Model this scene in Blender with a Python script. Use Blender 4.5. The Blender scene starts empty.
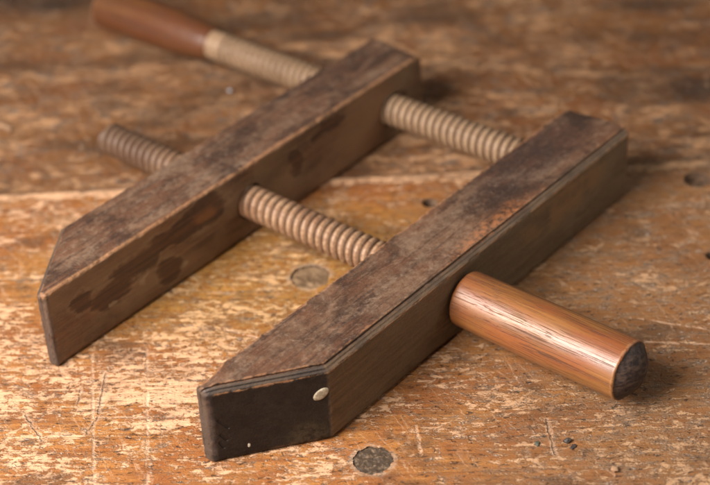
import bpy, bmesh, math, random
import numpy as np
from mathutils import Vector, noise as mn
random.seed(4)
scene = bpy.context.scene
COL = scene.collection

# ------------------------------------------------------------------ sizes (metres)
L, H, T = 0.2985, 0.0447, 0.0393         # jaw length, height, thickness
GAP = 0.103                              # space between the jaws
NOSE, BEND = 0.0063, 0.0454              # nose end thickness, start of the nose bevel
S1Y, S2Y, SZ = 0.1463, 0.2680, 0.0218    # the two screws
SR, PITCH = 0.0095, 0.00508
HR = 0.0150
GRAIN = math.radians(41.2)               # bench boards
SEAM = Vector((-0.0949, 0.2245, 0.0))    # a point on the seam between the boards

# ------------------------------------------------------------------ node helpers
class Mat:
    def __init__(self, name):
        self.m = bpy.data.materials.new(name)
        self.m.use_nodes = True
        self.t = self.m.node_tree
        self.t.nodes.clear()
        self.out = self.t.nodes.new('ShaderNodeOutputMaterial')
        self.b = self.t.nodes.new('ShaderNodeBsdfPrincipled')
        self.t.links.new(self.b.outputs[0], self.out.inputs[0])
        tc = self.t.nodes.new('ShaderNodeTexCoord')
        self.P = self.vm('SCALE', tc.outputs['Object'], s=1000.0)      # object space, millimetres
    def put(self, sock, v):
        if v is None: return
        if isinstance(v, bpy.types.NodeSocket): self.t.links.new(v, sock)
        else:
            if hasattr(sock.default_value, '__len__') and isinstance(v, (tuple, list)) and len(sock.default_value) == 4 and len(v) == 3:
                v = (*v, 1)
            sock.default_value = v
    def vm(self, op, a, b=None, s=None):
        n = self.t.nodes.new('ShaderNodeVectorMath'); n.operation = op
        self.put(n.inputs[0], a); self.put(n.inputs[1], b)
        if s is not None: self.put(n.inputs['Scale'], s)
        return n.outputs['Value'] if op in ('DOT_PRODUCT', 'LENGTH', 'DISTANCE') else n.outputs['Vector']
    def mt(self, op, a, b=None, c=None, clamp=False):
        n = self.t.nodes.new('ShaderNodeMath'); n.operation = op; n.use_clamp = clamp
        self.put(n.inputs[0], a); self.put(n.inputs[1], b); self.put(n.inputs[2], c)
        return n.outputs[0]
    def add(self, a, b): return self.mt('ADD', a, b)
    def mul(self, a, b, clamp=False): return self.mt('MULTIPLY', a, b, clamp=clamp)
    def scale(self, v, xyz): return self.vm('MULTIPLY', v, tuple(xyz))
    def noise(self, v, detail=4.0, rough=0.55, scale=1.0, dist=0.0, color=False):
        n = self.t.nodes.new('ShaderNodeTexNoise'); n.noise_dimensions = '3D'
        self.put(n.inputs['Vector'], v); n.inputs['Scale'].default_value = scale
        n.inputs['Detail'].default_value = detail; n.inputs['Roughness'].default_value = rough
        n.inputs['Distortion'].default_value = dist
        return n.outputs['Color'] if color else n.outputs['Fac']
    def voro(self, v, feature='F1', rand=1.0):
        n = self.t.nodes.new('ShaderNodeTexVoronoi'); n.feature = feature
        self.put(n.inputs['Vector'], v); n.inputs['Scale'].default_value = 1.0
        n.inputs['Randomness'].default_value = rand
        return n.outputs['Distance'], n.outputs.get('Color')
    def step(self, v, a, b, smooth=True):
        n = self.t.nodes.new('ShaderNodeMapRange'); n.clamp = True
        if smooth: n.interpolation_type = 'SMOOTHSTEP'
        self.put(n.inputs[0], v); n.inputs[1].default_value = a; n.inputs[2].default_value = b
        if a > b:      # falling ramp
            n.inputs[1].default_value, n.inputs[2].default_value = b, a
            n.inputs[3].default_value, n.inputs[4].default_value = 1.0, 0.0
        return n.outputs[0]
    def mix(self, f, a, b, mode='MIX'):
        n = self.t.nodes.new('ShaderNodeMix'); n.data_type = 'RGBA'; n.blend_type = mode; n.clamp_factor = True
        self.put(n.inputs[0], f); self.put(n.inputs[6], a); self.put(n.inputs[7], b)
        return n.outputs[2]
    def fmix(self, f, a, b):
        n = self.t.nodes.new('ShaderNodeMix'); n.data_type = 'FLOAT'; n.clamp_factor = True
        self.put(n.inputs[0], f); self.put(n.inputs[2], a); self.put(n.inputs[3], b)
        return n.outputs[0]
    def ramp(self, f, stops):
        n = self.t.nodes.new('ShaderNodeValToRGB'); cr = n.color_ramp
        while len(cr.elements) < len(stops): cr.elements.new(0.5)
        for e, (p, c) in zip(cr.elements, stops): e.position = p; e.color = (*c, 1)
        self.put(n.inputs[0], f)
        return n.outputs[0]
    def attr(self, name):
        n = self.t.nodes.new('ShaderNodeAttribute'); n.attribute_name = name
        return n.outputs['Fac']
    def xyz(self, v):
        n = self.t.nodes.new('ShaderNodeSeparateXYZ'); self.put(n.inputs[0], v)
        return n.outputs
    def normal(self):
        n = self.t.nodes.new('ShaderNodeTexCoord')
        return n.outputs['Normal']
    def seg(self, p, a, b):
        """distance of p from the segment a-b"""
        a, b = Vector(a), Vector(b); d = b - a
        pa = self.vm('SUBTRACT', p, tuple(a))
        h = self.mt('MULTIPLY', self.vm('DOT_PRODUCT', pa, tuple(d)), 1.0 / d.length_squared, clamp=True)
        return self.vm('LENGTH', self.vm('SUBTRACT', pa, self.vm('SCALE', tuple(d), s=h)))
    def blob(self, p, c, r):
        """0 at the centre of an ellipse, 1 on its rim"""
        q = self.vm('SUBTRACT', p, tuple(c))
        return self.vm('LENGTH', self.vm('DIVIDE', q, tuple(r)))
    def minimum(self, vals):
        o = vals[0]
        for v in vals[1:]: o = self.mt('MINIMUM', o, v)
        return o
    def bump(self, h, dist, strength=1.0):
        n = self.t.nodes.new('ShaderNodeBump'); n.inputs['Strength'].default_value = strength
        n.inputs['Distance'].default_value = dist; self.put(n.inputs['Height'], h)
        self.t.links.new(n.outputs[0], self.b.inputs['Normal'])
    def fin(self, color, rough, spec=0.5):
        self.put(self.b.inputs['Base Color'], color); self.put(self.b.inputs['Roughness'], rough)
        self.put(self.b.inputs['Specular IOR Level'], spec)
        return self.m

def bench_uv(x, y):
    """bench point (mm) -> the boards' own (grain, across) millimetres"""
    dx, dy = x - SEAM.x * 1000, y - SEAM.y * 1000
    c, s = math.cos(GRAIN), math.sin(GRAIN)
    return (c * dx + s * dy, -s * dx + c * dy, 0.0)

# ------------------------------------------------------------------ bench material
def bench_material(name, back):
    M = Mat(name)
    P = M.P
    ca = math.radians(-3.0)
    n = M.t.nodes.new('ShaderNodeVectorRotate'); n.rotation_type = 'Z_AXIS'
    M.put(n.inputs['Vector'], P); n.inputs['Angle'].default_value = math.radians(3.0)
    G = n.outputs[0]
    if back: G = M.vm('ADD', G, (913.0, 377.0, 0.0))
    wob = M.noise(M.scale(G, (.012, .02, .02)), 2, color=True)
    G = M.vm('ADD', G, M.vm('MULTIPLY', M.vm('SUBTRACT', wob, (.5, .5, .5)), (6, 8, 0)))
    iso = M.vm('ADD', G, M.vm('MULTIPLY', M.vm('SUBTRACT', M.noise(M.scale(G, (.09, .12, 1)), 3, .6, color=True), (.5, .5, .5)), (9, 5, 0)))
    fine = M.noise(M.scale(G, (.14, 2.4, 1)), 3, .65)
    grain = M.noise(M.scale(G, (.018, .50, 1)), 4, .62)
    mid = M.noise(M.scale(iso, (.030, .060, 1)), 4, .60)
    chip = M.noise(M.scale(iso, (.11, .20, 1) if back else (.175, .33, 1)), 6, .70)
    chip2 = M.noise(M.scale(M.vm('ADD', G, (51, 17, 0)), (.85, 1.25, 1)), 4, .75)
    hue = M.noise(M.scale(G, (.02, .04, 1)), 3, .6)
    rub = M.step(M.vm('DOT_PRODUCT', P, (1, 0, 0)), -20.0, 130.0)
    # where the old finish still sits
    f = M.add(M.mul(mid, .42), M.add(M.mul(chip, .72), M.mul(chip2, .32)))
    f = M.add(f, M.mul(M.mt('SUBTRACT', grain, .5), .16))
    big = M.noise(M.scale(G, (.009, .016, 1)), 3, .55)
    f = M.add(f, M.mul(M.mt('SUBTRACT', big, .5), .24))
    if not back:
        pale = M.step(M.blob(P, bench_uv(-84, -6), (135, 60, 1)), 1.25, .2)
        f = M.mt('SUBTRACT', f, M.mul(pale, .052))
        f = M.add(f, M.mul(rub, .012))
        pale2 = M.step(M.blob(P, (60, -3, 0), (420, 9, 1)), 1.1, .3)
        f = M.mt('SUBTRACT', f, M.mul(pale2, .13))
        och = M.step(M.blob(P, bench_uv(-62, 130), (150, 62, 1)), 1.3, .45)
        f = M.add(f, M.mul(och, .020))
        lo, hi = .685, .712
    else:
        lo, hi = .67, .77
    fin = M.add(M.mul(M.step(f, lo, hi), .6), M.mul(M.step(f, lo - .05, hi + .05), .4))
    thick = M.step(f, lo + .04, hi + .14)
    bare = M.mix(M.step(grain, .35, .65), (.78, .455, .255), (.60, .32, .16))
    bare = M.mix(M.step(fine, .42, .72), bare, (.52, .25, .12))
    bare = M.mix(M.mul(M.step(chip2, .38, .64), .6), bare, (.80, .52, .32))
    coat = M.mix(M.step(hue, .38, .62), (.52, .215, .048), (.36, .115, .023))
    coat = M.mix(M.mul(M.step(grain, .45, .66), .7), coat, (.19, .066, .018))
    coat = M.mix(M.mul(M.step(fine, .54, .68), .5), coat, (.13, .045, .014))
    coat = M.mix(M.mul(thick, .5), coat, (.20, .064, .018))
    coat = M.mix(M.mul(M.step(chip2, .55, .72), .5), coat, (.50, .22, .085))
    if not back:
        coat = M.mix(M.mul(och, .8), coat, M.mix(M.step(chip, .42, .60), (.47, .245, .05), (.30, .125, .026)))
        bare = M.mix(M.mul(och, .6), bare, (.60, .36, .14))
        bare = M.mix(M.mul(rub, .62), bare, (.44, .255, .125))
        coat = M.mix(M.mul(rub, .62), coat, (.23, .112, .046))
    else:
        bare = M.mix(.60, bare, (.36, .18, .070))
        coat = M.mix(.62, coat, (.135, .056, .021))
        red = M.step(M.noise(M.scale(P, (.016, .03, 1)), 3, .6), .50, .64)
        bare = M.mix(M.mul(red, .6), bare, (.26, .095, .028))
    col = M.mix(fin, bare, coat)
    longg = M.noise(M.scale(G, (.006, .75, 1)), 4, .66)
    col = M.mix(M.mul(M.step(longg, .54, .64), .42), col, (.15, .060, .022))
    # grey dirt, with crevice shade painted in, along the broken edges of the finish
    dirt = M.noise(M.scale(M.vm('ADD', G, (7, 91, 0)), (.07, .14, 1)), 6, .72)
    dm = M.step(dirt, .50, .64)
    rim_dirt_shade = M.mul(M.mul(M.step(f, lo - .05, lo + .005), M.step(f, hi + .045, hi - .01)), dm)
    col = M.mix(M.mul(rim_dirt_shade, .85), col, (.19, .135, .10))
    col = M.mix(M.mul(M.step(dirt, .56, .70), .50 if back else .42), col, (.12, .074, .046))
    if not back:     # the right-hand end is crusted with fine rubbish
        crust = M.mul(M.mul(rub, M.step(M.add(M.mul(dirt, .6), M.mul(chip2, .5)), .53, .62)), .75)
        col = M.mix(crust, col, M.mix(M.step(fine, .40, .60), (.14, .088, .055), (.38, .235, .135)))
    dk = M.noise(M.scale(M.vm('ADD', iso, (-61, 31, 0)), (.22, .50, 1)), 4, .72)
    pits = M.step(dk, .585, .65)
    col = M.mix(M.mul(pits, .85), col, (.060, .040, .032))
    st = M.noise(M.scale(M.vm('ADD', P, (333, 31, 0)), (.018, .03, 1)), 4, .6)
    col = M.mix(M.mul(M.step(st, .58, .68), .6), col, (.11, .052, .024))
    if back:
        far = M.step(M.noise(M.scale(M.vm('ADD', P, (133, 231, 0)), (.012, .024, 1)), 4, .62), .50, .60)
        col = M.mix(M.mul(far, .60), col, (.070, .032, .013))
        gouge = M.step(M.add(M.seg(P, bench_uv(-129, 420), bench_uv(-50, 376)), M.mul(chip, 6)), 8.0, 3.5)
        col = M.mix(M.mul(gouge, .6), col, (.20, .075, .020))
        for c, rr in ((bench_uv(10, 427), (24, 24, 1)), (bench_uv(-70, 507), (36, 12, 1)), (bench_uv(-402, 273), (20, 9, 1)), (bench_uv(-225, 344), (34, 11, 1))):
            col = M.mix(M.mul(M.step(M.add(M.blob(P, c, rr), M.mul(M.mt('SUBTRACT', chip, .5), 1.8)), 1.3, .5), .75), col, (.045, .020, .009))
        edge_dark = M.step(M.blob(P, bench_uv(-430, 290), (130, 55, 1)), 1.3, .4)
        col = M.mix(M.mul(edge_dark, .85), col, (.030, .017, .010))
    Pw = M.vm('ADD', P, M.vm('MULTIPLY', M.vm('SUBTRACT', M.noise(M.scale(P, (.25, .25, 1)), 4, .7, color=True), (.5, .5, .5)), (3.0, 3.0, 0)))
    h = M.mul(fin, .45)
    h = M.add(h, M.add(M.mul(grain, .25), M.add(M.mul(fine, .22), M.mul(chip2, .55))))
    h = M.mt('SUBTRACT', h, M.mul(pits, .8))
    if not back:
        dark = [((-81, 15), (-62, -8)), ((-60, -10), (-56, -21)), ((-82, -1), (-74, -10)), ((-89, -30), (-69, -37)),
                ((126, 99), (110, 116)), ((57, 296), (77, 317))]
        lite = [((-78, 40), (-8, -28)), ((-100, 23), (-27, -43)), ((-61, -11), (-31, 12)),
                ((78, 62), (64, 76)), ((66, 160), (150, 215)), ((100, 205), (160, 230)), ((-60, 75), (-20, 85))]
        dd = M.minimum([M.seg(Pw, bench_uv(*a), bench_uv(*b)) for a, b in dark])
        dl = M.minimum([M.seg(Pw, bench_uv(*a), bench_uv(*b)) for a, b in lite])
        brk = M.step(M.noise(M.scale(M.vm('ADD', P, (9, 9, 0)), (.16, .16, 1)), 3, .7), .40, .54)
        ld = M.mul(M.step(dd, .8, .15), M.add(M.mul(brk, .7), .3))
        lr = M.mul(M.step(dd, 2.1, 1.0), M.mul(brk, .6))
        ll = M.mul(M.step(dl, 1.3, .2), M.mul(brk, .85))
        col = M.mix(M.mul(M.mt('MAXIMUM', ll, lr), .65), col, (.80, .52, .34))
        col = M.mix(M.mul(ld, .55), col, (.20, .135, .095))
        h = M.mt('SUBTRACT', h, M.mul(ld, 1.0)); h = M.mt('SUBTRACT', h, M.mul(ll, .4))
    # a sparse field of fine cross scratches
    r = M.t.nodes.new('ShaderNodeVectorRotate'); r.rotation_type = 'Z_AXIS'
    M.put(r.inputs['Vector'], Pw); r.inputs['Angle'].default_value = math.radians(64)
    d, _ = M.voro(M.scale(r.outputs[0], (.012, .11, 0)), 'DISTANCE_TO_EDGE')
    keep = M.mul(M.step(mid, .50, .60), M.step(chip, .40, .58))
    col = M.mix(M.mul(M.mul(M.step(d, .030, .006), keep), .40), col, (.70, .46, .29))
    # pale dust and flecks of chipped finish
    d, vc = M.voro(M.scale(iso, (.50, .80, 1)))
    sel = M.step(M.add(M.xyz(vc)[0], 0.0 if back else M.mul(rub, .17)), .80, .84)
    patch = M.step(dirt, .44, .58)
    sp = M.mul(M.mul(M.step(d, .36, .14), sel), patch)
    col = M.mix(M.mul(sp, .75), col, (.66, .56, .48))
    h = M.add(h, M.mul(sp, .7))
    if not back:      # rings of broken finish round the two filled holes
        for c, r0 in ((bench_uv(62.8, 45.9), 9.0), (bench_uv(-52.5, 134.9), 10.1)):
            q = M.mul(M.vm('LENGTH', M.vm('SUBTRACT', Pw, c)), 1 / r0)
            ring = M.mul(M.mul(M.step(q, 1.36, 1.10), M.step(dirt, .40, .56)), .6)
            col = M.mix(ring, col, (.50, .36, .25))
    if back:
        sd = M.mt('ABSOLUTE', M.vm('DOT_PRODUCT', Pw, (0, 1, 0)))
        col = M.mix(M.mul(M.step(sd, 2.5, .5), .55), col, (.10, .055, .028))
    M.bump(h, .0010, .95)
    lum = M.noise(M.scale(M.vm('ADD', P, (17, 203, 0)), (.03, .05, 1)), 5, .68)
    col = M.mix(M.mul(M.step(lum, .50, .66), .36), col, (.14, .056, .018))
    rough = M.fmix(fin, .62, .40)
    rough = M.add(rough, M.mul(M.mt('SUBTRACT', chip2, .5), .35))
    return M.fin(col, rough, .42)

# ------------------------------------------------------------------ jaw material
def jaw_material(name, near):
    M = Mat(name)
    P = M.P
    X, Y, Z = M.xyz(P)
    NX, NY, NZ = M.xyz(M.normal())
    edge = M.attr('edge')
    top = M.step(NZ, .55, .85)
    wob = M.noise(M.scale(P, (.03, .012, .03)), 3, color=True)
    Q = M.vm('ADD', P, M.vm('MULTIPLY', M.vm('SUBTRACT', wob, (.5, .5, .5)), (5, 0, 5)))
    grain = M.noise(M.scale(Q, (.55, .018, .55)), 5, .62)
    fine = M.noise(M.scale(Q, (2.2, .10, 2.2)), 3, .6)
    cloud = M.noise(M.scale(P, (.045, .028, .045)), 5, .62, dist=.5)
    cloud2 = M.noise(M.scale(M.vm('ADD', P, (40, 9, 5)), (.09, .06, .09)), 5, .66)
    small = M.noise(M.scale(P, (.35, .28, .35)), 5, .7)
    # dark oily wood
    body = M.mix(M.step(grain, .35, .66), *(((.150, .094, .052), (.060, .037, .021)) if near else ((.140, .072, .036), (.066, .033, .018))))
    body = M.mix(M.mul(M.step(cloud, .42, .64), .65), body, (.175, .105, .055) if not near else (.165, .115, .070))
    body = M.mix(M.mul(M.step(cloud2, .54, .68), .5), body, (.050, .028, .018))
    dlong = M.noise(M.scale(M.vm('ADD', Q, (3, 50, 8)), (.16, .020, .16)), 5, .66)
    tp = M.mix(M.step(cloud, .38, .60), (.050, .027, .018), (.125, .067, .040))
    tp = M.mix(M.mul(M.step(cloud2, .42, .60), .65), tp, (.135, .060, .033))
    tp = M.mix(M.mul(M.step(grain, .46, .66), .75), tp, (.040, .023, .017))
    tp = M.mix(M.mul(M.step(dlong, .52, .64), .55), tp, (.034, .020, .016))
    dust = M.mul(M.step(M.add(M.mul(cloud, .42), M.add(M.mul(dlong, .30), M.mul(small, .34))), .49, .68), .62)
    tp = M.mix(dust, tp, (.245, .155, .098))
    if near:
        worn = M.step(M.add(M.blob(P, (36, 178, H * 1000), (8, 36, 8)), M.mul(M.mt('SUBTRACT', cloud2, .5), 2.2)), 1.15, .5)
        tp = M.mix(M.mul(M.mul(worn, M.step(small, .34, .64)), .75), tp, (.34, .125, .045))
        dkb = M.step(M.blob(P, (14, 240, H * 1000), (18, 50, 8)), 1.3, .3)
        tp = M.mix(M.mul(dkb, .55), tp, (.036, .022, .020))
    else:
        warm = M.step(M.blob(P, (12, 60, H * 1000), (14, 60, 8)), 1.3, .3)
        tp = M.mix(M.mul(warm, .45), tp, (.15, .062, .036))
    col = M.mix(top, body, tp)
    h = M.add(M.mul(grain, .5), M.add(M.mul(fine, .35), M.mul(small, .45)))
    # scratches on every face
    Pw = M.vm('ADD', P, M.vm('MULTIPLY', M.vm('SUBTRACT', M.noise(M.scale(P, (.08, .08, .08)), 3, color=True), (.5, .5, .5)), (5, 5, 5)))
    r = M.t.nodes.new('ShaderNodeVectorRotate'); r.rotation_type = 'EULER_XYZ'
    M.put(r.inputs['Vector'], Pw); r.inputs['Rotation'].default_value = (math.radians(12), 0, math.radians(24))
    d, _ = M.voro(M.scale(r.outputs[0], (.15, .022, .15)), 'DISTANCE_TO_EDGE')
    s = M.mul(M.step(d, .022, .004), M.step(small, .44, .62))
    col = M.mix(M.mul(s, .28), col, (.30, .21, .15))
    speck = M.noise(M.scale(P, (1.1, .8, 1.1)), 3, .75)
    col = M.mix(M.mul(M.step(speck, .56, .72), .35), col, (.27, .19, .14))
    col = M.mix(M.mul(M.step(speck, .44, .32), .45), col, (.022, .014, .011))
    h = M.add(h, M.mul(speck, .4))
    if near:
        # broad bevel: blackened, with cut strokes and a rubbed olive patch
        q = M.step(M.mt('ADD', Y, M.mul(X, -.0)), BEND * 1000 + .4, BEND * 1000 - 1.2)
        side = M.mul(q, M.step(NX, .35, .6))
        blk = M.mix(M.step(cloud2, .4, .65), (.007, .005, .0045), (.014, .0095, .0075))
        col = M.mix(M.mul(side, .93), col, blk)
        rub = M.mul(M.step(M.blob(P, (33, 36, 6), (9, 12, 9)), 1.2, .5), M.mul(side, M.step(small, .36, .55)))
        col = M.mix(M.mul(rub, .35), col, (.095, .068, .036))
        cuts = [((9, 3.7, 24.7), (11.4, 7, 19.7)), ((9.2, 4, 16.2), (10.6, 5.9, 12.6)), ((8.7, 3.3, 11.9), (9.6, 4.6, 8.5))]
        cd = M.minimum([M.seg(P, a, b) for a, b in cuts])
        cm = M.step(cd, .85, .3)
        h = M.mt('SUBTRACT', h, M.mul(cm, 1.6))
        col = M.mix(M.mul(cm, .7), col, (.010, .007, .006))
        fleck = M.mul(M.step(M.add(M.blob(P, (16.4, 13.8, 6.9), (.7, .7, 1.0)), M.mul(M.mt('SUBTRACT', speck, .5), 2.5)), 1.1, .7), .85)
        col = M.mix(fleck, col, (.75, .68, .55))
        olive = M.mul(M.step(NX, .6, .9), M.step(Y, 40, 60))
        col = M.mix(M.mul(olive, .35), col, (.125, .086, .045))
        tan = M.mul(M.mul(M.step(NX, .6, .9), M.step(M.blob(P, (T * 1000, 235, 30), (9, 50, 14)), 1.3, .3)), M.step(cloud2, .3, .6))
        col = M.mix(M.mul(tan, .6), col, (.26, .145, .065))
    else:
        inn = M.step(NX, -.6, -.9) if False else M.step(M.mt('ABSOLUTE', X), 3.0, 1.0)
        Ps = M.vm('ADD', P, M.vm('MULTIPLY', M.vm('SUBTRACT', M.noise(M.scale(P, (.05, .05, .05)), 5, .6, color=True), (.5, .5, .5)), (0, 26, 15)))
        rdp = M.mul(inn, M.step(M.noise(M.scale(M.vm('ADD', Q, (0, 9, 31)), (.03, .018, .07)), 4, .6), .50, .62))
        col = M.mix(M.mul(rdp, .55), col, (.17, .070, .030))
        lite = M.mul(inn, M.step(M.noise(M.scale(M.vm('ADD', P, (0, 40, 77)), (.02, .016, .03)), 3, .5), .42, .60))
        col = M.mix(M.mul(lite, .55), col, (.215, .125, .065))
        fld = None
        for c, r in (((0, 112, 34), (9, 16, 10)), ((0, 85, 33), (9, 22, 7)), ((0, 60, 29), (9, 18, 8)), ((0, 38, 22), (9, 16, 8)), ((0, 209, 36), (9, 14, 5)),
                     ((0, 180, 28), (9, 7, 11)), ((0, 78, 12), (9, 9, 8)), ((0, 20, 27), (9, 9, 6)), ((0, 270, 20), (9, 14, 10))):
            b = M.mt('MAXIMUM', M.mt('SUBTRACT', 1.0, M.blob(Ps, c, r)), -.8)
            fld = b if fld is None else M.mt('MAXIMUM', fld, b)
        sn = M.noise(M.scale(P, (.05, .045, .085)), 4, .55)
        fld = M.add(fld, M.mul(M.mt('SUBTRACT', sn, .5), 1.5))
        m = M.mul(inn, M.step(M.add(fld, M.mul(M.mt('SUBTRACT', grain, .5), .9)), -.10, .30))
        rim = M.mul(inn, M.mul(M.step(fld, -.22, .0), M.step(fld, .10, .0)))
        col = M.mix(M.mul(rim, .30), col, (.25, .165, .095))
        col = M.mix(M.mul(m, .82), col, M.mix(M.step(grain, .38, .62), (.080, .032, .015), (.034, .017, .010)))
        red = M.mul(m, M.step(M.blob(Ps, (0, 108, 33), (9, 11, 5)), 1.1, .5))
        col = M.mix(M.mul(red, .7), col, (.21, .085, .030))
        for c, r in (((0, 61, 17.5), (9, 2.6, 2.2)), ((0, 43, 15), (9, 1.8, 1.6)), ((0, 88, 11), (9, 4, 2.5))):
            col = M.mix(M.mul(M.mul(inn, M.step(M.blob(Ps, c, r), 1.1, .6)), .75), col, (.27, .19, .11))
    # rubbed edges show pale wood
    e = M.step(M.add(edge, M.add(M.mul(M.mt('SUBTRACT', small, .5), 1.7), M.mul(M.mt('SUBTRACT', cloud2, .5), 2.6))), .60, 1.15)
    e = M.mul(e, M.add(.35, M.mul(M.step(Z, 20, 36), .65)))
    nose = M.mul(M.step(Y, 5, 1.5), M.step(Z, H * 1000 - 1.5, H * 1000 - 4))
    e = M.mul(e, M.mt('SUBTRACT', 1.0, M.mul(nose, .85)))
    col = M.mix(M.mul(M.step(Y, 3.0, 1.2), .72), col, M.mix(M.step(cloud2, .4, .6), (.030, .022, .020), (.070, .052, .045)))
    pale = M.mix(M.step(cloud2, .35, .62), (.42, .205, .085), (.28, .135, .066))
    col = M.mix(M.mul(e, .68), col, pale)
    grey = M.attr('strip')
    g = M.mul(M.step(grey, .5, .9), .75)
    sc_ = M.mix(M.step(cloud2, .4, .6), (.095, .062, .042), (.185, .118, .070))
    sc_ = M.mix(M.mul(M.step(Y, BEND * 1000 + 1, BEND * 1000 - 1), .62), sc_, (.050, .042, .038))
    col = M.mix(g, col, sc_)
    M.bump(h, .0005, .9)
    rough = M.add(M.add(.46, M.mul(side, .12)) if near else .46, M.mul(M.mt('SUBTRACT', small, .5), .5))
    rough = M.add(rough, M.mul(dust, .3))
    return M.fin(col, rough, M.fmix(side, .42, .25) if near else .42)

def screw_material(name, grey):
    M = Mat(name)
    P = M.P
    grain = M.noise(M.scale(P, (.03, .9, .9)), 4, .6)
    small = M.noise(M.scale(P, (.5, .5, .5)), 4, .7)
    cloud = M.noise(M.scale(P, (.03, .07, .07)), 4, .6)
    a, b = ((.35, .23, .135), (.24, .145, .085)) if grey else ((.36, .22, .125), (.235, .122, .066))
    col = M.mix(M.step(grain, .35, .65), a, b)
    col = M.mix(M.mul(M.step(cloud, .45, .66), .6), col, (.19, .115, .064) if grey else (.18, .080, .040))
    col = M.mix(M.mul(M.step(small, .5, .68), .45), col, (.48, .34, .22))
    if not grey:
        end = M.step(M.xyz(P)[0], -135, -185)
        col = M.mix(M.mul(end, .78), col, (.075, .042, .027))
    groove_depth = M.attr('groove')
    gm = M.step(M.add(groove_depth, M.mul(M.mt('SUBTRACT', small, .5), .8)), .25, .75)
    col = M.mix(M.mul(gm, .88), col, (.070, .034, .017))  # colour gets darker towards the root of the thread
    M.bump(M.add(M.mul(grain, .5), M.mul(small, .5)), .0003, .6)
    return M.fin(col, M.add(.38, M.mul(small, .25)), .45)

def handle_material(name, rich):
    M = Mat(name)
    P = M.P
    X, Y, Z = M.xyz(P)
    wob = M.noise(M.scale(P, (.012, .05, .05)), 3, color=True)
    Q = M.vm('ADD', P, M.vm('MULTIPLY', M.vm('SUBTRACT', wob, (.5, .5, .5)), (0, 3, 3)))
    ring = M.noise(M.scale(Q, (.007, .20, .20)), 4, .6)
    pore = M.noise(M.scale(Q, (.015, 2.0, 2.0)), 4, .62)
    cloud = M.noise(M.scale(P, (.02, .06, .06)), 4, .6)
    small = M.noise(M.scale(P, (.25, .5, .5)), 4, .65)
    col = M.mix(M.step(ring, .34, .64), (.34, .145, .036), (.165, .060, .015))
    col = M.mix(M.mul(M.step(cloud, .42, .64), .6), col, (.26, .066, .020))
    col = M.mix(M.mul(M.step(pore, .54, .62), .75), col, (.075, .026, .010))
    col = M.mix(M.mul(M.step(small, .60, .72), .35), col, (.16, .055, .022))
    if not rich:
        col = M.mix(.75, col, (.070, .021, .007))
    else:
        red = M.step(X, 80, 35)
        col = M.mix(M.mul(red, .55), col, (.17, .050, .015))
    rim = M.attr('edge')
    e = M.step(M.add(rim, M.mul(M.mt('SUBTRACT', small, .5), 2.2)), .55, 1.0)
    col = M.mix(M.mul(e, .45), col, (.38, .19, .085))
    cap = M.attr('cap')
    endc = M.mix(M.step(small, .35, .65), (.022, .014, .012), (.060, .040, .034))
    eg = M.noise(M.scale(M.vm('ADD', P, (0, 4, 9)), (.1, .16, .55)), 4, .6)
    endc = M.mix(M.mul(M.step(eg, .48, .62), .6), endc, (.115, .070, .046))
    pit = M.step(M.vm('DISTANCE', P, (139.5, S1Y * 1000 + 8.0, SZ * 1000 - 3.5)), 1.6, .9)
    endc = M.mix(pit, endc, (.008, .006, .005))
    col = M.mix(M.step(M.add(cap, M.mul(M.mt('SUBTRACT', small, .5), .9)), .3, .75), col, endc)
    M.bump(M.mt('SUBTRACT', M.add(M.mul(small, .35), M.mul(pore, .6)), M.mul(M.step(pore, .54, .64), .8)), .00022, .7)
    rough = M.add(.36, M.add(M.mul(M.step(pore, .55, .66), .25), M.mul(M.mt('SUBTRACT', small, .4), .3)))
    M.put(M.b.inputs['Coat Weight'], M.mt('SUBTRACT', .95, M.add(M.mul(M.step(pore, .52, .62), .8), M.add(M.mul(M.step(small, .55, .68), .3), M.add(M.mul(cap, 2.0), 0.0 if rich else .6))), clamp=True)); M.put(M.b.inputs['Coat Roughness'], .45)
    rough = M.fmix(cap, rough, .62)
    return M.fin(col, rough, M.fmix(cap, .5, .3))

def plain_material(name, c1, c2, rough, metal=0.0, sc=.3, bump=.0002, lo=.38, hi=.62):
    M = Mat(name)
    s = M.noise(M.scale(M.P, (sc, sc, sc)), 5, .68)
    M.put(M.b.inputs['Metallic'], metal)
    M.bump(s, bump, .8)
    return M.fin(M.mix(M.step(s, lo, hi), c1, c2), rough)

# ------------------------------------------------------------------ mesh helpers
def mesh_obj(name, verts, faces, mat, parent=None, attrs=None, smooth=True):
    me = bpy.data.meshes.new(name)
    me.from_pydata([tuple(v) for v in verts], [], faces)
    me.materials.append(mat)
    for k, a in (attrs or {}).items():
        at = me.attributes.new(k, 'FLOAT', 'POINT')
        at.data.foreach_set('value', np.asarray(a, dtype=np.float32))
    if smooth: me.polygons.foreach_set('use_smooth', [True] * len(me.polygons))
    me.update()
    o = bpy.data.objects.new(name, me); COL.objects.link(o)
    if parent: o.parent = parent
    return o

def fix_normals(o):
    bm = bmesh.new(); bm.from_mesh(o.data)
    bmesh.ops.recalc_face_normals(bm, faces=bm.faces)
    bm.to_mesh(o.data); bm.free()

def cut(o, cutters):
    for c in cutters:
        m = o.modifiers.new('hole', 'BOOLEAN'); m.operation = 'DIFFERENCE'; m.solver = 'EXACT'; m.object = c; m.material_mode = 'TRANSFER'
    dg = bpy.context.evaluated_depsgraph_get()
    ev = o.evaluated_get(dg)
    me = bpy.data.meshes.new_from_object(ev, preserve_all_data_layers=True, depsgraph=dg)
    o.modifiers.clear(); old = o.data; o.data = me; me.name = old.name + '_cut'
    for c in cutters:
        d = c.data; bpy.data.objects.remove(c); bpy.data.meshes.remove(d)

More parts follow.
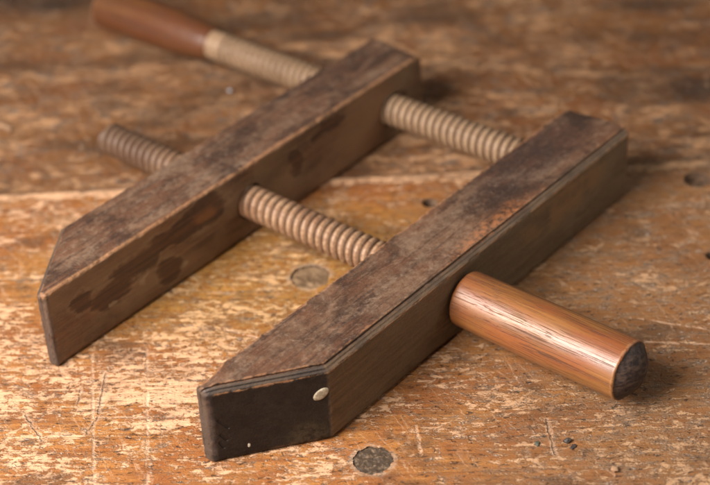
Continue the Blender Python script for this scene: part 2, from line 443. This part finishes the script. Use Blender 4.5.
def cylinder(p0, p1, r, n=64, rag=0.0):
    p0, p1 = Vector(p0), Vector(p1); d = (p1 - p0).normalized()
    u = d.orthogonal().normalized(); w = d.cross(u)
    vs, fs = [], []
    for p in (p0, p1):
        for i in range(n):
            a = 2 * math.pi * i / n
            q = r + rag * mn.fractal(Vector((math.cos(a) * 2.2, math.sin(a) * 2.2, r * 900)), .6, 2, 4)
            vs.append(p + u * (q * math.cos(a)) + w * (q * math.sin(a)))
    for i in range(n): fs.append((i, (i + 1) % n, n + (i + 1) % n, n + i))
    fs.append(tuple(range(n - 1, -1, -1))); fs.append(tuple(range(n, 2 * n)))
    o = mesh_obj('cutter', vs, fs, MAT_HOLE, smooth=False); fix_normals(o)
    return o

def thing(name, label, cat, loc=(0, 0, 0), group=None):
    o = bpy.data.objects.new(name, None); COL.objects.link(o)
    o.location = loc; o.empty_display_size = .02
    o['label'] = label; o['category'] = cat
    if group: o['group'] = group
    return o

MAT_HOLE = plain_material('raw_hole_wood', (.09, .052, .03), (.17, .10, .058), .75)

# ------------------------------------------------------------------ jaws
def section(w, rb=.0026, rh=.0042):
    """cross-section of a jaw w wide: list of (x, z, edge, strip), from inner bottom, anticlockwise seen from the nose"""
    e, q = .0013, min(.0016, rh * .4)               # rounding, depth of the quirk above the sunk strip
    pts = []
    def line(a, b, n, ed=0.0, st=0.0):
        for i in range(n):
            t = i / n
            pts.append((a[0] + (b[0] - a[0]) * t, a[1] + (b[1] - a[1]) * t, ed, st))
    def arc(cx, cz, r, a0, a1, n, ed=1.0, st=0.0):
        for i in range(n):
            a = math.radians(a0 + (a1 - a0) * i / n)
            pts.append((cx + r * math.cos(a), cz + r * math.sin(a), ed, st))
    nx, nz = 30, 40
    eb = min(.0032, w * .3)
    line((eb, 0), (w - eb, 0), nx)
    arc(w - eb, eb, eb, -90, 0, 7, .5)
    line((w, eb), (w, H - rh - .0006), nz)
    arc(w - .0006, H - rh - .0006, .0006, 0, 60, 4)
    # the sunk strip with its quirk under the top
    k = (w - rb + .0001, H - q)
    lo_ = (w - .0004, H - rh + .0002)
    mx, mz = (lo_[0] + k[0]) / 2, (lo_[1] + k[1]) / 2
    line(lo_, (mx + .0002, mz - .0003), 6, 0, 1)
    line((mx + .0002, mz - .0003), (mx - .0002, mz + .0003), 2, 0, .3)
    line((mx - .0001, mz + .0004), k, 6, 0, 1)
    line(k, (w - rb - .0007, H - q + .0001), 3, 0, .2)
    line((w - rb - .0007, H - q + .0001), (w - rb - .0001, H - .0007), 3, .0, .2)
    arc(w - rb - .0005, H - .0005, .0005, 0, 90, 4, .8)
    line((w - rb - .0005, H), (e, H), nx)
    arc(e, H - e, e, 90, 180, 6)
    line((0, H - e), (0, eb), nz)
    arc(eb, eb, eb, 180, 270, 7, .5)
    return pts

def soft_edges(pts):
    """spread the edge mark a little beyond the rounding"""
    P = np.array(pts); ed = P[:, 2].copy(); n = len(P)
    src = [i for i in range(n) if P[i, 2] > 0]
    for i in range(n):
        d = min(math.hypot(P[i, 0] - P[j, 0], P[i, 1] - P[j, 1]) for j in src)
        if P[i, 3] < .5: ed[i] = max(ed[i], .75 * math.exp(-(d / .0011) ** 2))
    return ed

def make_jaw(mirror, mat, seed, length):
    e = .0016
    def width(y): return T if y >= BEND else NOSE + (T - NOSE) * max(0, y) / BEND
    sec = dict(rb=.0030, rh=.0026) if mirror else {}
    st = [(e * (1 - math.cos(math.radians(15 * k))), e * (1 - math.sin(math.radians(15 * k))), 1.0 if k < 6 else .8) for k in range(7)]
    ys = list(np.arange(.0026, length - .0026, .0011))
    ys = sorted(set([y for y in ys if abs(y - BEND) > .0005] + [BEND]))
    st += [(y, 0.0, .75 * math.exp(-((y - e) / .0012) ** 2) + .75 * math.exp(-((length - e - y) / .0012) ** 2)) for y in ys]
    st += [(length - e * (1 - math.cos(math.radians(15 * k))), e * (1 - math.sin(math.radians(15 * k))), 1.0) for k in range(6, -1, -1)]
    verts, edge, strip = [], [], []
    N = None; cache = {}
    def ring(y, ins, endm, shrink=1.0):
        nonlocal N
        w = width(min(max(y, 0), length))
        if w not in cache:
            s = section(w, **sec); cache[w] = (s, soft_edges(s))
        s, ed = cache[w]; N = len(s)
        cx, cz = w / 2, H / 2
        fx, fz = (cx - ins) / cx * shrink, (cz - ins) / cz * shrink
        for (x, z, _, sp), ev in zip(s, ed):
            verts.append((cx + (x - cx) * fx, y, cz + (z - cz) * fz))
            edge.append(max(ev if shrink == 1.0 else 0, endm)); strip.append(sp if shrink == 1.0 else 0)
    caps = [.08, .25, .42, .58, .72, .84, .92, .97]
    for c in caps: ring(0, e, .7 * (c > .95), c)
    for y, i, m in st: ring(y, i, m)
    for c in reversed(caps): ring(length, e, .7 * (c > .95), c)
    R = len(verts) // N
    faces = []
    for r in range(R - 1):
        for k in range(N):
            a, b = r * N + k, r * N + (k + 1) % N
            faces.append((a, b, b + N, a + N))
    faces.append(tuple(range(N - 1, -1, -1))); faces.append(tuple(range((R - 1) * N, R * N)))
    V = np.array(verts); E_ = np.array(edge); st_ = strip
    # wear: slow waviness and nicks along the edges
    off = Vector((seed * 3.1, seed * 1.7, seed))
    C = np.array([[T / 2, 0, H / 2]])
    D = V - C; D[:, 1] = 0
    ln = np.linalg.norm(D, axis=1); D /= np.maximum(ln, 1e-6)[:, None]
    amt = np.zeros(len(V))
    for i, v in enumerate(V):
        p = Vector(v)
        a = mn.noise((p * 45) + off) * .00022
        if E_[i] > .05:
            if st_[i] > .1: continue
            k = mn.fractal(p * 260 + off, .6, 2.0, 4)
            k2 = mn.noise(p * 90 + off)
            a -= E_[i] * (max(0, k - .05) * .0008 + max(0, k2 - .25) * .0012)
        amt[i] = a
    V = V + D * amt[:, None]
    # the far end has been knocked round and a corner of the nose is bruised
    V[:, 2] -= .0022 * np.exp(-((V[:, 1] - length) / .006) ** 2) * np.exp(-((V[:, 2] - H) / .012) ** 2) * np.exp(-((V[:, 0] - .004) / .016) ** 2)
    if not mirror:
        V[:, 2] -= .0030 * np.exp(-((V[:, 1] - .003) / .007) ** 2) * np.exp(-(V[:, 0] / .0045) ** 2) * np.clip((V[:, 2] - .03) / .0147, 0, 1)
        V[:, 0] += .0016 * np.exp(-((V[:, 1] - .010) / .004) ** 2) * np.exp(-((V[:, 2] - H) / .005) ** 2) * np.exp(-(V[:, 0] / .003) ** 2)
    V[:, 2] = np.maximum(V[:, 2], 0.0003)
    if mirror:
        V[:, 0] *= -1
        faces = [tuple(reversed(f)) for f in faces]
    o = mesh_obj('jaw', V, faces, mat, attrs=dict(edge=edge, strip=strip))
    return o

CLAMP = thing('wooden_hand_screw_clamp', 'old dark wooden clamp with two jaws and two threaded screws lying on the scarred bench', 'clamp')
def own(o, parent):
    o.parent = parent; return o

m_near, m_far = jaw_material('dark_jaw_wood', True), jaw_material('stained_jaw_wood', False)
near = own(make_jaw(False, m_near, 3.3, L), CLAMP)
near['label'] = 'front jaw with blackened nose bevel and a pale oval stud'
far = own(make_jaw(True, m_far, 8.7, L - .0035), CLAMP)
far['label'] = 'rear jaw with blotchy stains on its inner face'
far.location = (-GAP, .0029, 0)
bpy.context.view_layer.update()
cl = .0007; DROOP = .0165
def tilt(x): return (x, S2Y, SZ + DROOP * (x + .07))
cut(near, [cylinder((-.01, S1Y, SZ), (T + .01, S1Y, SZ), SR + cl), cylinder(tilt(-.01), tilt(.030), SR + cl)])
cut(far, [cylinder((-GAP - T - .02, S1Y, SZ), (-GAP + .02, S1Y, SZ), SR + cl), cylinder(tilt(-GAP - T - .02), tilt(-GAP + .02), SR + cl)])

# oval stud on the nose bevel
def make_stud():
    n = Vector((BEND, -(T - NOSE), 0)).normalized()
    t = Vector((T - NOSE, BEND, 0)).normalized()
    up = Vector((0, 0, 1))
    A = (t * .80 + up * .60).normalized(); B = n.cross(A).normalized()
    c = Vector((.0369, .0421, .0286)); c -= n * (c - Vector((NOSE, 0, 0))).dot(n)
    vs, fs = [], []
    rings, seg = 8, 40
    for r in range(rings + 1):
        q = r / rings
        hh = .0007 * math.sqrt(max(0, 1 - q ** 3.5)) - .0003 * (q == 1)
        for k in range(seg):
            a = 2 * math.pi * k / seg
            vs.append(c + A * (.0045 * q * math.cos(a)) + B * (.0027 * q * math.sin(a)) + n * hh)
    for r in range(rings):
        for k in range(seg):
            a, b = r * seg + k, r * seg + (k + 1) % seg
            fs.append((a, b, b + seg, a + seg))
    o = mesh_obj('stud', vs, fs, plain_material('pale_brass', (.40, .34, .235), (.24, .19, .125), .6, .2, .6, .0001), near)
    fix_normals(o); return o
make_stud()

# ------------------------------------------------------------------ screws and handles
def make_screw(x0, x1, y, mat, seed, plain0=None, plain1=None, slope=0.0):
    """threaded rod from x0 to x1; smooth between plain0 and plain1"""
    seg = 56; n = int((x1 - x0) / PITCH * 18)
    vs, gr, fs = [], [], []
    off = Vector((seed, seed * 2, 0))
    for i in range(n + 1):
        x = x0 + (x1 - x0) * i / n
        endr = 1.0
        d0 = min(x - x0, x1 - x)
        if d0 < .0025: endr = .80 + .20 * math.sqrt(max(0, 1 - (1 - d0 / .0025) ** 2))
        for k in range(seg):
            a = 2 * math.pi * k / seg
            f = (x / PITCH - a / (2 * math.pi)) % 1.0
            u = abs(f - .5) / .5                        # 1 on the crest, 0 in the root
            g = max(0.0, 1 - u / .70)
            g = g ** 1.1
            wv = mn.noise(Vector((x * 160, math.cos(a) * 1.2, math.sin(a) * 1.2)) + off)
            chipn = mn.noise(Vector((x * 420, math.cos(a) * 3.5, math.sin(a) * 3.5)) + off)
            dep = .0021 * (1 + .3 * wv)
            if plain0 is not None and plain0 <= x <= plain1:
                g *= .1
            crest = .00025 * max(0, u - .5) * 2
            r = (SR - .0003 + crest - dep * g + .00016 * wv - .0007 * max(0, chipn - .3) * (1 - g)) * endr
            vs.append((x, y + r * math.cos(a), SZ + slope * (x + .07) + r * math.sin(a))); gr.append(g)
    for i in range(n):
        for k in range(seg):
            a, b = i * seg + k, i * seg + (k + 1) % seg
            fs.append((a, b, b + seg, a + seg))
    for i0, sgn in ((0, 1), (n, -1)):
        c = len(vs); x = vs[i0 * seg][0]
        vs.append((x - sgn * .0006, y, vs[i0 * seg + seg // 4][2] - SR * .8)); gr.append(0)
        for k in range(seg): fs.append((c, i0 * seg + (k + 1) % seg, i0 * seg + k))
    vs = [(v[0], v[1], v[2]) for v in vs]
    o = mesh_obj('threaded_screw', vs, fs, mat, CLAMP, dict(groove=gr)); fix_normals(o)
    return o

def make_handle(xa, xb, y, z, r, mat, parent, seed, swell, dome=.0068, slope=0.0):
    """turned handle from xa (by the jaw) to xb (domed end); xb may lie on either side"""
    s = 1 if xb > xa else -1; Ln = abs(xb - xa)
    rj = r * swell(0)
    prof = [(0.0, rj * .70, 0, 0), (0.0004, rj * .80, 0, 0)]
    for k in range(7):
        a = math.radians(15 * k); prof.append((.0022 * (1 - math.cos(a)) + .0004, rj - .0022 * (1 - math.sin(a)), .35 * (k < 5), 0))
    for k in range(1, 91):
        t = k / 91; prof.append((.0026 + (Ln - .0026 - .0012) * t, r * swell(t), .0 if t < .985 else (t - .985) / .015 * .7, 0))
    for k in range(5):
        a = math.radians(22.5 * k); prof.append((Ln - .0012 + .0012 * math.sin(a), r - .0012 + .0012 * math.cos(a), 1.0 - .15 * k, .2 * k))
    r2 = r - .0012
    for k in range(1, 15):
        q = 1 - k / 14.5; prof.append((Ln + dome * (1 - q ** 2.2), r2 * q, 0, 1))
    seg = 72; vs, ed, cp, fs = [], [], [], []
    off = Vector((seed, 0, seed))
    for (u, rr, e_, c_) in prof:
        for k in range(seg):
            a = 2 * math.pi * k / seg
            p = Vector((u * 1, math.cos(a) * r, math.sin(a) * r))
            w = mn.noise(p * 60 + off) * .00018 + (mn.fractal(p * 300 + off, .7, 2, 3) * .00016 * min(1, rr / r * 1.3) if (e_ > .3 or c_ > .5) else 0)
            q = rr + w
            vs.append((xa + s * (u + (w * 2.0 if c_ > .5 else 0)), y + q * math.cos(a), z + slope * s * u + q * math.sin(a))); ed.append(e_); cp.append(c_)
    n = len(prof)
    for i in range(n - 1):
        for k in range(seg):
            a, b = i * seg + k, i * seg + (k + 1) % seg
            fs.append((a, b, b + seg, a + seg))
    fs.append(tuple(range(seg))); fs.append(tuple(range((n - 1) * seg, n * seg)))
    o = mesh_obj('handle', vs, fs, mat, parent, dict(edge=ed, cap=cp)); fix_normals(o)
    return o

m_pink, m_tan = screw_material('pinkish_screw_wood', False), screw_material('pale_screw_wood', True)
m_h1, m_h2 = handle_material('varnished_handle_wood', True), handle_material('dark_varnished_handle_wood', False)
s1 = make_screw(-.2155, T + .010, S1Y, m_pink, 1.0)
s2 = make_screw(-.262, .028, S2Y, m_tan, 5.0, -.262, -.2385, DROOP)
make_handle(T + .0007, .1347, S1Y, SZ - .0003, HR, m_h1, s1, 2.0, lambda t: .955 + .075 * t - .03 * t * t + .012 * math.sin(math.pi * t))
make_handle(-.2470, -.346, S2Y, tilt(-.247)[2], HR, m_h2, s2, 6.0, lambda t: 1.0 - .30 * math.exp(-t / .22), slope=DROOP)

# ------------------------------------------------------------------ workbench
BENCH = bpy.data.objects.new('workbench_top', None); COL.objects.link(BENCH)
BENCH.location = SEAM; BENCH.rotation_euler = (0, 0, GRAIN)
BENCH['kind'] = 'structure'
BENCH['label'] = 'worn workbench top of two boards with flaking orange brown finish'
m_front, m_back = bench_material('flaking_bench_finish', False), bench_material('rubbed_brown_bench_wood', True)
def board(v0, v1, mat, lift):
    bm = bmesh.new()
    x0, x1, d = -1.3, 1.3, .05
    bev = .0011
    prof = [(v0, -d), (v1, -d), (v1, -bev), (v1 - bev * .3, -bev * .3), (v1 - bev, 0), (v0 + bev, 0), (v0 + bev * .3, -bev * .3), (v0, -bev)]
    n = 520
    rings = []
    for i in range(n + 1):
        x = x0 + (x1 - x0) * i / n
        r = []
        for (v, z) in prof:
            w = 0.0
            if abs(v) < .01: w = mn.noise(Vector((x * 40, v0, 0))) * .0007 + mn.noise(Vector((x * 170, v0 + 3, 0))) * .0004
            r.append(bm.verts.new((x, v + w, z + lift)))
        rings.append(r)
    k = len(prof)
    for a, b in zip(rings, rings[1:]):
        for j in range(k): bm.faces.new((a[j], a[(j + 1) % k], b[(j + 1) % k], b[j]))
    bm.faces.new(rings[0]); bm.faces.new(list(reversed(rings[-1])))
    bmesh.ops.recalc_face_normals(bm, faces=bm.faces)
    me = bpy.data.meshes.new('board'); bm.to_mesh(me); bm.free(); me.materials.append(mat)
    o = bpy.data.objects.new('board', me); COL.objects.link(o); o.parent = BENCH
    return o
front = board(-.75, -.0004, m_front, 0.0); front['label'] = 'front board, pale wood under flaking orange finish'
back = board(.0003, .9, m_back, -.0004); back['label'] = 'rear board, browner and duller'
bpy.context.view_layer.update()
cut(front, [cylinder((.0628, .0459, -.0022), (.0628, .0459, .02), .0090, 96, .0011), cylinder((-.0525, .1349, -.0030), (-.0525, .1349, .02), .0103, 96, .0007),
            cylinder((.0632, .3355, -.0060), (.0632, .3355, .02), .0078), cylinder((-.0442, .2278, -.02), (-.0442, .2278, .02), .0046),
            cylinder((.1065, .2760, -.02), (.1065, .2760, .02), .0038)])
def plug(x, y, r, z, mat, seed):
    u = bench_uv(x * 1000, y * 1000); c = Vector((u[0] / 1000, u[1] / 1000, 0))
    vs, fs = [], []; seg = 48; rings = 14
    for i in range(rings + 1):
        q = i / rings
        for k in range(seg):
            a = 2 * math.pi * k / seg
            p = c + Vector((math.cos(a) * r * q, math.sin(a) * r * q, 0))
            vs.append((p.x, p.y, z + .0005 * mn.fractal(p * 320 + Vector((seed, 0, 0)), .7, 2, 4) - .0006 * (q > .95)))
    for i in range(rings):
        for k in range(seg):
            a, b = i * seg + k, i * seg + (k + 1) % seg
            fs.append((a, b, b + seg, a + seg))
    o = mesh_obj('plug', vs, fs, mat, BENCH); fix_normals(o)
    return o
p1 = plug(.0628, .0459, .0098, -.0006, plain_material('dark_plug', (.065, .043, .028), (.27, .185, .12), .45, 0, .55, .0006, .48, .74), 1)
p1['label'] = 'dark grimy round plug in front of the clamp'
p2 = plug(-.0525, .1349, .0108, -.0009, plain_material('tan_plug', (.13, .078, .040), (.25, .16, .088), .6, 0, .12, .0004), 4)
p2['label'] = 'brown round wooden plug between the jaws'

# ------------------------------------------------------------------ crumbs lying on the bench
def crumb(name, label, cat, x, y, size, mat, seed, flat=.6, group=None):
    bm = bmesh.new(); bmesh.ops.create_icosphere(bm, subdivisions=3, radius=1.0)
    for v in bm.verts:
        v.co *= 1 + .35 * mn.fractal(v.co * 1.3 + Vector((seed, seed, 0)), .7, 2, 3)
        v.co = Vector((v.co.x * size[0], v.co.y * size[1], v.co.z * size[2]))
    zmin = min(v.co.z for v in bm.verts)
    for v in bm.verts: v.co.z -= zmin + .0001
    me = bpy.data.meshes.new(name); bm.to_mesh(me); bm.free(); me.materials.append(mat)
    me.polygons.foreach_set('use_smooth', [True] * len(me.polygons))
    o = bpy.data.objects.new(name, me); COL.objects.link(o)
    o.location = (x, y, 0); o.rotation_euler = (0, 0, GRAIN + seed * .3)
    o['label'] = label; o['category'] = cat
    if group: o['group'] = group
    return o
m_pale = plain_material('pale_crumb', (.36, .21, .115), (.24, .14, .08), .6)
m_dark = plain_material('dark_crumb', (.030, .024, .024), (.09, .065, .05), .5)
m_green = plain_material('green_crumb', (.065, .070, .050), (.13, .12, .085), .6)
m_metal = plain_material('grey_metal', (.42, .43, .46), (.25, .26, .28), .5, .8)
crumb('wood_crumb', 'round pale tan crumb near the bottom edge of the photo, right of the dark bits', 'crumb', .1536, .1057, (.0017, .0016, .0011), m_pale, 2)
crumb('dirt_crumb', 'larger of two black dirt bits on the bench before the handle', 'crumb', .1262, .1088, (.0017, .0013, .0010), m_dark, 1, group='black bits before the handle')
crumb('dirt_crumb', 'smaller flatter black dirt bit beside the larger one before the handle', 'crumb', .1302, .1075, (.0020, .0010, .0006), m_dark, 3, group='black bits before the handle')
crumb('paint_fleck', 'tiny dull green fleck left of the black dirt bits', 'fleck', .1159, .0995, (.0017, .0011, .0005), m_green, 5)
crumb('metal_shaving', 'small shiny grey metal bit lying between the two screws behind the rear jaw', 'metal bit', -.2219, .2532, (.0016, .0013, .0010), m_metal, 7)
crumb('wood_chip', 'pale splinter of wood with a dark tip at the left edge of the bench', 'chip', -.3045, .1396, (.0075, .0022, .0013), m_pale, -2.6)

# ------------------------------------------------------------------ camera
cam = bpy.data.cameras.new('camera'); co = bpy.data.objects.new('camera', cam); COL.objects.link(co)
co.location = (.4195, -.3646, .5032); co.rotation_euler = (.9578, .041, .6925)
cam.sensor_width = 36; cam.lens = 36 * 1615.59 / 710
cam.clip_start = .01; cam.clip_end = 50
cam.dof.use_dof = True; cam.dof.focus_distance = .755; cam.dof.aperture_fstop = 6.0
scene.camera = co

# ------------------------------------------------------------------ light: one big soft lamp left, a weak unseen fill lamp added right, dim room
def area(name, loc, target, size, power, color):
    ld = bpy.data.lights.new(name, 'AREA'); ld.shape = 'RECTANGLE'; ld.size, ld.size_y = size
    ld.energy = power; ld.color = color
    o = bpy.data.objects.new(name, ld); COL.objects.link(o); o.location = loc
    o.rotation_euler = (Vector(target) - Vector(loc)).to_track_quat('-Z', 'Y').to_euler()
    return o
area('softbox', (-.16, -.55, .62), (-.02, .08, 0), (.56, .46), 24.5, (1.0, .935, .88))
area('fill_lamp', (.62, .62, .46), (0, .20, 0), (.60, .50), 2.2, (1.0, .93, .84))
w = bpy.data.worlds.new('World'); scene.world = w; w.use_nodes = True
bg = w.node_tree.nodes['Background']; bg.inputs[0].default_value = (1.0, .90, .78, 1); bg.inputs[1].default_value = .075

scene.view_settings.view_transform = 'Standard'; scene.view_settings.look = 'None'
scene.view_settings.exposure = 0.0; scene.view_settings.gamma = 1.0
scene.cycles.use_denoising = True
scene.cycles.max_bounces = 5; scene.cycles.diffuse_bounces = 2; scene.cycles.glossy_bounces = 2
scene.cycles.use_adaptive_sampling = True; scene.cycles.adaptive_threshold = .025
